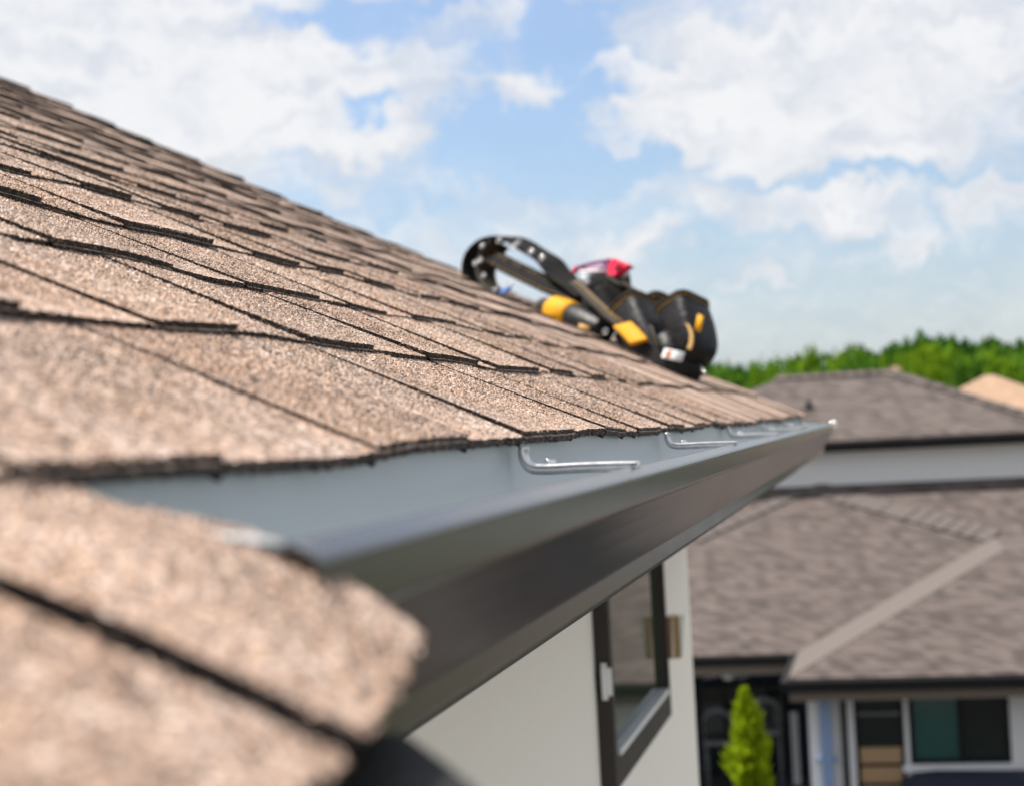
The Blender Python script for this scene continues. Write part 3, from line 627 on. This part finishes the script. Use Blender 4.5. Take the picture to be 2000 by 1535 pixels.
mb = MB(); mb.slab([wp(1190, 350, -.017), wp(1240, 362, -.017), wp(1185, 405, -.017)], DV*.004); M['darkred'] = simple('dark red plastic', (.16, .004, .02), .3); mb.build('side_vent', 'darkred', sg)
mb = MB(); mb.ribbon(smooth_path([wp(1285, 365, 0), wp(1240, 395, .05), wp(1150, 430, .10), wp(1060, 445, .11)], 4), up*.010, .004); mb.build('temple', 'red', sg)
mb = MB(); mb.ribbon([wp(930, 408, -.006), wp(1040, 408, -.013), wp(1128, 404, -.006)], up*.006, .002); mb.build('lens_edge', 'white', sg)

# ------------------------------------------------------------------ neighbouring house
YF = 28.0
nb = empty('house', (0, 33, GROUND), 'white neighbour house with grey brown hip roofs and a covered patio', 'house')
pe = at(1555, 1325, YF); ze = pe.z; xl = at(1540, 1325, YF).x; xr = 9
dv = ray(1545, 1275); kz = (ze-CAM[2])/dv[2]; YM = float(kz*dv[1])     # main eave, same height
NP = .45
dv = ray(1600, 948); YW = float((YM*NP-ze+CAM[2])/(NP-dv[2]/dv[1])); zw = ze+NP*(YW-YM)
XL = -9
mb = MB()
wing = next(w/50 for w in range(100, 500) if project((xl+w/50, YF+w/50, ze+w/50*NP))[0] > 1962)                                                            # half width of the projecting wing
mb.slab([(XL, YM, ze), (xl, YM, ze), (xl+wing, YM+wing, ze+wing*NP), (xr, YM+wing, ze+wing*NP), (xr, YW+.1, zw+.1*NP), (XL, YW+.1, zw+.1*NP)], (0, 0, -.12))
front = mb.build('lower_roof', 'nroof', nb)
mb = MB(); ext = wing-(YM-YF)
mb.slab([(xl, YF, ze+.01), (xl+wing, YF+wing, ze+wing*NP+.01), (xl+wing, YM+wing, ze+wing*NP+.01), (xl, YM, ze+.01)], (0, 0, -.12))
mb.build('wing_side_roof', 'ncap_litroof', nb)  # sun-facing plane: its brightness is put into a paler roof colour
mb = MB(); mb.slab([(xl+.005, YF, ze), (xr, YF, ze), (xr, YF+wing, ze+wing*NP), (xl+wing, YF+wing, ze+wing*NP)], (0, 0, -.12)); mb.slab([(xl+wing, YF+wing+.01, ze+wing*NP-.005), (xr, YF+wing+.01, ze+wing*NP-.005), (xr, YM+wing, ze+wing*NP-.002), (xl+wing, YM+wing, ze+wing*NP-.002)], (0, 0, -.1)); mb.build('wing_front_roof', 'nroof', nb)
def onlow(u, v):
    d = ray(u, v); k = (ze-NP*YM-CAM[2])/(d[2]-NP*d[1]); return Vector(CAM+k*d)
def caps(P, Q, name, mat, parent, w=.16, nn=14):
    for i in range(nn):
        a = P.lerp(Q, i/nn); b = P.lerp(Q, (i+1.25)/nn); t = (b-a).normalized(); s = t.cross(Vector((0, -.4, .9))).normalized()*w
        mb = MB(); mb.slab([a-s, a+s, b+s, b-s], Vector((0, -.012, .03))); mb.build(name, mat, parent)
caps(Vector((xl+wing, YM+wing, ze+wing*NP+.01)), onlow(1590, 955), 'ridge_cap', 'ncap_litroof', front, .26)
caps(onlow(1350, 1058), onlow(1560, 962), 'ridge_cap', 'ncap_litroof', front, .14, 10)
def gut(mb, a, b): mb.box(a, b)
mb = MB(); mb.box((XL, YM-.14, ze-.17), (xl-.02, YM+.02, ze-.03)); mb.box((xl-.12, YF-.02, ze-.17), (xl+.01, YM+.02, ze-.035)); mb.box((xl-.12, YF-.16, ze-.18), (xr, YF-.022, ze-.03)); mb.build('eave_gutter', 'black', nb)
mb = MB(); mb.box((xl, YF-.02, ze-.34), (xr, YF+.9, ze-.19)); mb.box((XL, YM-.02, ze-.34), (xl, YM+.3, ze-.18)); mb.build('soffit', 'soffit', nb)
# wing wall with openings
YWA = YF+.75
def X(u, v=1400, Y=None): return at(u, v, Y or YWA).x
wx0 = X(1578)
zt_, zs_ = at(1800, 1335, YWA).z, at(1800, 1492, YWA).z
d0, d1, d2, d3 = X(1668), X(1765), X(1774), X(1972)
top = ze-.19
mb = MB(); mb.box((wx0, YWA, GROUND), (d0, YWA+.25, top)); mb.box((d0, YWA, zt_+.02), (d3, YWA+.25, top)); mb.box((d2, YWA, GROUND), (d3, YWA+.25, zs_)); mb.box((d1, YWA, GROUND), (d2, YWA+.25, zt_+.02)); mb.box((d3, YWA, GROUND), (xr, YWA+.25, top)); mb.build('wing_wall', 'nwall', nb)
MB().box((wx0-.001, YWA+.25, GROUND), (wx0+.25, YM+4.4, top)).build('wing_side_wall', 'nwall', nb)
MB().box((d2-.12, YWA-.05, zs_-.10), (d3+.05, YWA-.002, zs_-.005)).build('window_sill', 'white', nb)
wn = empty('window', ((d2+d3)/2, YWA, zs_), None, None); wn.parent = nb; wn.matrix_parent_inverse = nb.matrix_basis.inverted()
xm = X(1875); fr = .07
mb = MB()
for x in (d2, xm-fr/2, d3-fr): mb.box((x, YWA+.02, zs_), (x+fr, YWA+.1, zt_+.02))
mb.box((d2+fr, YWA+.02, zs_), (xm-fr/2, YWA+.1, zs_+fr)); mb.box((xm+fr/2, YWA+.02, zs_), (d3-fr, YWA+.1, zs_+fr)); mb.build('frame', 'black', wn)
MB().box((d2+fr, YWA+.07, zs_+fr), (xm-fr/2, YWA+.08, zt_+.02)).build('pane', 'teal', wn); MB().box((xm+fr/2, YWA+.07, zs_+fr), (d3-fr, YWA+.08, zt_+.02)).build('pane', 'darkglass', wn)
MB().box((d2+fr, YWA+.05, zt_-.12), (xm-fr/2, YWA+.068, zt_+.02)).build('blind', 'white', wn)
dr = empty('glass_door', ((d0+d1)/2, YWA, GROUND), None, None); dr.parent = nb; dr.matrix_parent_inverse = nb.matrix_basis.inverted()
mb = MB(); mb.box((d0, YWA+.02, GROUND), (d0+.06, YWA+.12, zt_+.02)); mb.box((d1-.06, YWA+.02, GROUND), (d1, YWA+.12, zt_+.02)); mb.build('frame', 'black', dr)
zk = at(1720, 1470, YWA).z
MB().box((d0+.06, YWA+.08, zk), (d1-.06, YWA+.09, zt_+.02)).build('pane', 'darkglass', dr)
for i in range(4): MB().box((d0+.06, YWA+.04, zk-.16-i*.30), (d1-.06, YWA+.09, zk-.02-i*.30+.10)).build('panel', 'tan', dr)
MB().box((d0+.06, YWA+.04, at(1720, 1395, YWA).z-.02), (d1-.06, YWA+.07, at(1720, 1395, YWA).z+.03)).build('rail', 'grey', dr)
# downspout and post on the wing
mb = MB(); x = X(1612); mb.box((x-.085, YWA-.13, GROUND), (x+.085, YWA-.03, top-.02)); dsp = mb.build('downspout', 'spout', nb); MB().box((x-.15, YWA-.14, at(1620, 1480, YWA).z-.03), (x+.15, YWA-.02, at(1620, 1480, YWA).z+.03)).build('bracket', 'spout', dsp)
x = X(1648); MB().box((x-.045, YWA-.1, GROUND), (x+.045, YWA-.012, top)).build('downpipe', 'black', nb)
x = X(1660); MB().box((x-.06, YWA-.04, GROUND), (x+.05, YWA-.002, top)).build('door_trim', 'white', nb)
# patio under the main eave
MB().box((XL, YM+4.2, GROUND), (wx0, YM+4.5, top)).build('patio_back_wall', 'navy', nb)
MB().box((XL, YM+.3, ze-.30), (wx0, YM+4.4, ze-.2)).build('patio_ceiling', 'frame', nb)
MB().box((XL+.3, YM+.1, GROUND), (XL+.7, YM+.5, top)).build('post', 'nwall', nb)
yb_ = YM+4.1
for (u0, u1) in ((1366, 1446), (1450, 1530)):
    a, b = at(u0, 1340, yb_), at(u1, 1340, yb_); s_ = MB()
    MB().box((a.x+.06, yb_, GROUND+.1), (b.x-.06, yb_+.02, a.z)).build('patio_door_pane', 'darkglass', nb)
    MB().box((a.x, yb_-.02, GROUND+.1), (a.x+.055, yb_+.05, a.z)).box((b.x-.055, yb_-.02, GROUND+.1), (b.x, yb_+.05, a.z)).build('patio_door_frame', 'frame', nb)
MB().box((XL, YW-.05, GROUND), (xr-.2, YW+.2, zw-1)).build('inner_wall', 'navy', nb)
a = at(1548, 1390, yb_-1); MB().box((a.x-.05, yb_-1, GROUND), (a.x+.08, yb_-.9, a.z)).build('patio_post', 'white', nb)
# upper storey
zue = at(1800, 852, YW-.22).z; YU = YW-.22
wl2 = at(1536, 930, YW).x
MB().box((-6, YW, zw-1), (7.2, YW+.25, zue-.02)).build('upper_wall', 'nwall', nb)
dv = ray(1630, 735); UP = .40; YR = float((UP*YU-zue+CAM[2])/(UP-dv[2]/dv[1])); zr = zue+UP*(YR-YU)
x0, x1 = at(1515, 735, YR).x, at(1738, 733, YR).x; run = YR-YU
mb = MB(); c = [(x0-run, YU, zue), (x1+run, YU, zue), (x1+run, YR+run, zue), (x0-run, YR+run, zue), (x0, YR, zr), (x1, YR, zr)]
mb.add(c+[(x0-run, YU, zue-.1), (x1+run, YU, zue-.1), (x1+run, YR+run, zue-.1), (x0-run, YR+run, zue-.1)], [(0, 1, 5, 4), (1, 2, 5), (2, 3, 4, 5), (3, 0, 4), (0, 6, 7, 1), (1, 7, 8, 2), (2, 8, 9, 3), (3, 9, 6, 0), (6, 9, 8, 7)]); ur = mb.build('upper_roof', 'nroof', nb)
caps(Vector(c[1])+Vector((0, 0, .01)), Vector(c[5])+Vector((0, 0, .01)), 'ridge_cap', 'nroof', ur, .12, 12); caps(Vector(c[4])+Vector((0, 0, .01)), Vector(c[5])+Vector((0, 0, .01)), 'ridge_cap', 'nroof', ur, .12, 10)
MB().box((x0-run-.1, YU-.13, zue-.21), (x1+run+.1, YU-.002, zue-.06)).build('upper_gutter', 'black', nb)
MB().box((x0-run, YU+.002, zue-.22), (x1+run, YW-.002, zue-.105)).build('upper_soffit', 'soffit', nb)
dv = ray(1580, 796); k_ = (zue-UP*YU-CAM[2])/(dv[2]-UP*dv[1]); pp = Vector(CAM+k_*dv)
vp = MB(); vp.tube([pp-Vector((0, 0, .1)), pp+Vector((0, 0, .17))], .055, 10); vp.tube([pp-Vector((0, 0, .03)), pp+Vector((0, 0, .02))], .13, 10); vp.build('vent_pipe', 'black', ur)
# patio things
fan = empty('ceiling_fan', at(1422, 1300, YM+1.5), 'pale ceiling fan hanging under the dark patio roof', 'fan')
fc = at(1422, 1316, YM+1.5); MB().tube([(fc.x, fc.y, ze-.31), (fc.x, fc.y, fc.z+.05)], .02, 8).build('rod', 'grey', fan)
mb = MB(); mb.tube([fc+Vector((0, 0, .08)), fc+Vector((0, 0, .06)), fc-Vector((0, 0, .06)), fc-Vector((0, 0, .1))], [.06, .11, .11, .05], 12); mb.build('motor', 'white', fan)
for i in range(5):
    a = i*2*math.pi/5+.3; d = Vector((math.cos(a), math.sin(a), 0)); s_ = Vector((-d.y, d.x, .25)).normalized()
    mb = MB(); mb.slab([fc+d*.12-s_*.05, fc+d*.58-s_*.07, fc+d*.58+s_*.07, fc+d*.12+s_*.05], (0, 0, .012)); mb.build('blade', 'white', fan)
def chair(u, v, Y, lab):
    p = at(u, v, Y); z0 = GROUND+.05; e = empty('patio_chair', (p.x, Y, z0), lab, 'chair', 'tall chairs on the covered patio'); h = p.z-z0; w = .27
    mb = MB(); mb.ribbon(smooth_path([(p.x-w, Y+.1, p.z-.35), (p.x-w*.9, Y+.05, p.z-.12), (p.x-w*.3, Y, p.z), (p.x+w*.3, Y, p.z), (p.x+w*.9, Y+.05, p.z-.12), (p.x+w, Y+.1, p.z-.35)], 4), (0, 0, .10), .03); mb.build('backrest', 'grey', e)
    MB().box((p.x-w, Y+.02, p.z-.62), (p.x+w, Y+.5, p.z-.54)).build('seat', 'grey', e)
    for dx in (-1, 1):
        for dy in (.06, .46): MB().tube([(p.x+dx*w*.9, Y+dy, z0), (p.x+dx*w*.9, Y+dy, p.z-(.34 if dy < .1 else .6))], .018, 6).build('leg', 'grey', e)
chair(1490, 1366, YM+1.6, 'grey bar height chair beside the conifer under the patio roof'); chair(1400, 1388, YM+1.9, 'grey bar height chair deep in the patio shade')
gp = at(1900, 1520, YWA-.75); gl = at(1760, 1520, YWA-.75)
gr = empty('barbecue_grill', (gp.x, gp.y, GROUND+.05), 'barbecue grill under a navy cover below the neighbour window', 'grill')
mb = MB(); x0g, x1g = gl.x, gp.x+1.4
mb.slab([(x0g, gp.y, GROUND+.1), (x0g, gp.y, gp.z-.12), (x0g+.2, gp.y, gp.z-.01), (x0g+.5, gp.y, gp.z+.02), (x1g-.3, gp.y, gp.z), (x1g, gp.y, gp.z-.15), (x1g, gp.y, GROUND+.1)], (0, .6, 0)); mb.build('cover', 'navy', gr)
MB().box((x0g+.1, gp.y+.05, GROUND+.04), (x1g-.1, gp.y+.5, GROUND+.099)).build('base', 'black', gr)

# ------------------------------------------------------------------ far houses
def far_house(u0, u1, vr, ve, Y, mat, wall, label, inset, dep=8):
    a, b = at(u0, ve, Y), at(u1, ve, Y); zr_ = at((u0+u1)/2, vr, Y+dep/2).z; z0 = terrain(a.x, Y)-.5
    e = empty('house', ((a.x+b.x)/2, Y+dep/2, z0), label, 'house')
    mb = MB(); zz = a.z; C = [(a.x, Y, zz), (b.x, Y, zz), (b.x, Y+dep, zz), (a.x, Y+dep, zz), (a.x+inset, Y+dep/2, zr_), (b.x-inset, Y+dep/2, zr_)]
    mb.add(C, [(0, 1, 5, 4), (1, 2, 5), (2, 3, 4, 5), (3, 0, 4), (3, 2, 1, 0)]); mb.build('roof', mat, e)
    MB().box((a.x+.4, Y+.4, z0), (b.x-.4, Y+dep-.4, zz-.02)).build('wall', wall, e)
    for i in range(3):
        xx = a.x+(b.x-a.x)*(.2+.3*i); MB().box((xx-.5, Y+.36, zz-1.6), (xx+.5, Y+.39, zz-.4)).build('window', 'darkglass', e)
    return e
far_house(1780, 2120, 732, 812, 62, 'tanroof', 'brick', 'far house with a broad tan hip roof before the wooded hill', 2.6, 7)
far_house(1722, 1775, 716, 738, 108, 'tanroof', 'nwall', 'small tan roofed house among the hillside trees', 1.0, 5)
far_house(1805, 1875, 752, 776, 84, 'tanroof', 'nwall', 'pale low house peeking between tan and grey brown roofs', .9, 5)

# ------------------------------------------------------------------ trees
def crown_mesh(name, seed, mat, nclump=300, leaf_n=9):
    r = random.Random(seed); V = []; F = []
    lobes = [(Vector((r.uniform(-.5, .5), r.uniform(-.5, .5), r.uniform(.35, 1.0))), r.uniform(.28, .5)) for _ in range(9)]
    for _ in range(nclump):
        c, R = r.choice(lobes); d = Vector((r.gauss(0, 1), r.gauss(0, 1), r.gauss(0, 1))).normalized(); p = c+d*R*r.uniform(.6, 1.05)
        for _ in range(leaf_n):
            q = p+Vector((r.gauss(0, .055), r.gauss(0, .055), r.gauss(0, .05))); a = Vector((r.gauss(0, 1), r.gauss(0, 1), r.gauss(0, 1))).normalized(); b = a.orthogonal().normalized()
            k = len(V); s = r.uniform(.05, .10); V += [q-a*s, q+b*s*.6, q+a*s, q-b*s*.6]; F.append((k, k+1, k+2, k+3))
    me = bpy.data.meshes.new(name); me.from_pydata([tuple(v) for v in V], [], F); me.materials.append(M[mat]); return me
def trunk_mesh():
    mb = MB(); mb.tube([(0, 0, -.1), (.01, 0, .3), (.03, .01, .75)], [.045, .03, .012], 8)
    for a in range(5):
        d = Vector((math.cos(a*1.3), math.sin(a*1.3), .9)); mb.tube([(0.01, 0, .25+.07*a), Vector((.01, 0, .25+.07*a))+d*.3], [.016, .005], 6)
    o = mb.build('trunk', 'bark'); me = o.data; bpy.data.objects.remove(o); return me
TM = trunk_mesh()
CM = {k: [crown_mesh('crown', 10*j+i, mt) for i in range(3)] for j, (k, mt) in enumerate((('dark', 'leaf_dark'), ('mid', 'leaf_mid'), ('lime', 'leaf_lime')))}
def tree(x, y, h, w, kind, label):
    z = terrain(x, y); e = empty('tree', (x, y, z), label, 'tree', 'trees of the wooded hill')
    e.rotation_euler.z = rnd.uniform(0, 6.28); e.scale = (w, w, h/1.28)
    for nm, me in (('trunk', TM), ('crown', rnd.choice(CM[kind]))):
        o = bpy.data.objects.new(nm, me); COL.objects.link(o); o.parent = e
LAB = {'dark': 'dark green broadleaf tree on the wooded hill behind the roofs', 'mid': 'mid green broadleaf tree on the wooded hill behind the roofs', 'lime': 'bright lime green tree on the wooded hill behind the roofs'}
skyline = [(1300, 728), (1400, 716), (1480, 712), (1560, 703), (1620, 692), (1680, 687), (1760, 670), (1800, 672), (1870, 681), (1930, 676), (2010, 676), (2120, 680)]
def top_v(u):
    for (a, b), (c, d) in zip(skyline, skyline[1:]):
        if a <= u <= c: return b+(d-b)*(u-a)/(c-a)
    return 715 if u < 1300 else 680
u = 1180
while u < 2450:                                                     # back row carries the skyline
    Y = rnd.uniform(150, 168); p = at(u, top_v(u)+rnd.uniform(-7, 9), Y); z = terrain(p.x, Y);
    kd = rnd.choice(['dark', 'mid', 'mid']); tree(p.x, Y, max(4.5, p.z-z), rnd.uniform(3.0, 4.4), kd, LAB[kd]); u += rnd.uniform(20, 34)
u = 1190
while u < 2200:
    Y = rnd.uniform(122, 142); p = at(u, top_v(u)+rnd.uniform(14, 34), Y); z = terrain(p.x, Y); kd = rnd.choice(['dark', 'mid', 'mid', 'lime']); tree(p.x, Y, max(3.5, p.z-z), rnd.uniform(2.6, 3.8), kd, LAB[kd]); u += rnd.uniform(22, 36)
NEARLAB = {1490: 'small lime green tree at the left end of the neighbour roof ridge', 1800: 'bright lime tree between the small tan roofed house and the broad tan roof',
           1775: 'low green tree right in front of the small tan roofed hillside house', 1700: 'dark green tree just left of the small tan roofed hillside house',
           1600: 'bright lime green tree rising behind the middle of the neighbour ridge', 1975: 'lime green tree directly behind the broad tan hip roof'}
for (u, v, Y, kd, w) in [(1405, 735, 100, 'mid', 2.4), (1450, 738, 98, 'dark', 2.2), (1490, 733, 96, 'lime', 1.3), (1545, 728, 100, 'mid', 2.2), (1600, 700, 112, 'lime', 1.6), (1650, 722, 104, 'mid', 2.0), (1700, 716, 112, 'dark', 2.4),
                         (1800, 712, 92, 'lime', 1.5), (1840, 726, 96, 'mid', 1.6), (1775, 740, 100, 'mid', 1.2), (1870, 718, 100, 'mid', 2.0), (1920, 712, 104, 'dark', 2.2), (1975, 718, 98, 'lime', 1.8), (2040, 712, 100, 'mid', 2.2), (1350, 745, 100, 'mid', 2.2), (1290, 750, 100, 'dark', 2.2)]:
    p = at(u, v, Y); z = terrain(p.x, Y); tree(p.x, Y, max(3, p.z-z), w, kd, NEARLAB.get(u, LAB[kd]))
# slender conifer by the patio
ct = at(1452, 1347, 20.5); cr_ = random.Random(3); H_ = ct.z-GROUND
cy = empty('conifer', (ct.x, ct.y, GROUND), 'slender bright green conifer standing before the dark patio', 'tree')
MB().tube([(ct.x+.1, ct.y, GROUND-.1), (ct.x+.05, ct.y, GROUND+H_*.5), (ct.x, ct.y, ct.z-.1)], [.05, .035, .008], 8).build('trunk', 'bark', cy)
V = []; F = []
for i in range(4200):
    k = cr_.random()**.45; a0 = cr_.uniform(0, 6.28); z = GROUND+.15+(H_-.15)*k; R = .155*min(1, ((1-k)*5.2)**.85+.03)*(1+.16*math.sin(z*11)+.30*math.sin(a0*3+z*7)) ; a = a0; rr = R*cr_.uniform(.35, 1.05)
    p = Vector((ct.x+.12*(1-k)+math.cos(a)*rr, ct.y+math.sin(a)*rr, z)); d = Vector((math.cos(a)*.55, math.sin(a)*.55, 1)).normalized(); d = (d+Vector((cr_.gauss(0, .25), cr_.gauss(0, .25), 0))).normalized()
    s = cr_.uniform(.06, .23)*min(1, .35+(1-k)*4); b = d.orthogonal().normalized()*s*.15; b.rotate(Matrix.Rotation(cr_.uniform(0, 6.28), 3, d)); q = len(V); V += [p, p+d*s*.5+b, p+d*s, p+d*s*.5-b]; F.append((q, q+1, q+2, q+3))
make('crown', V, F, 'leaf_cyp', cy)
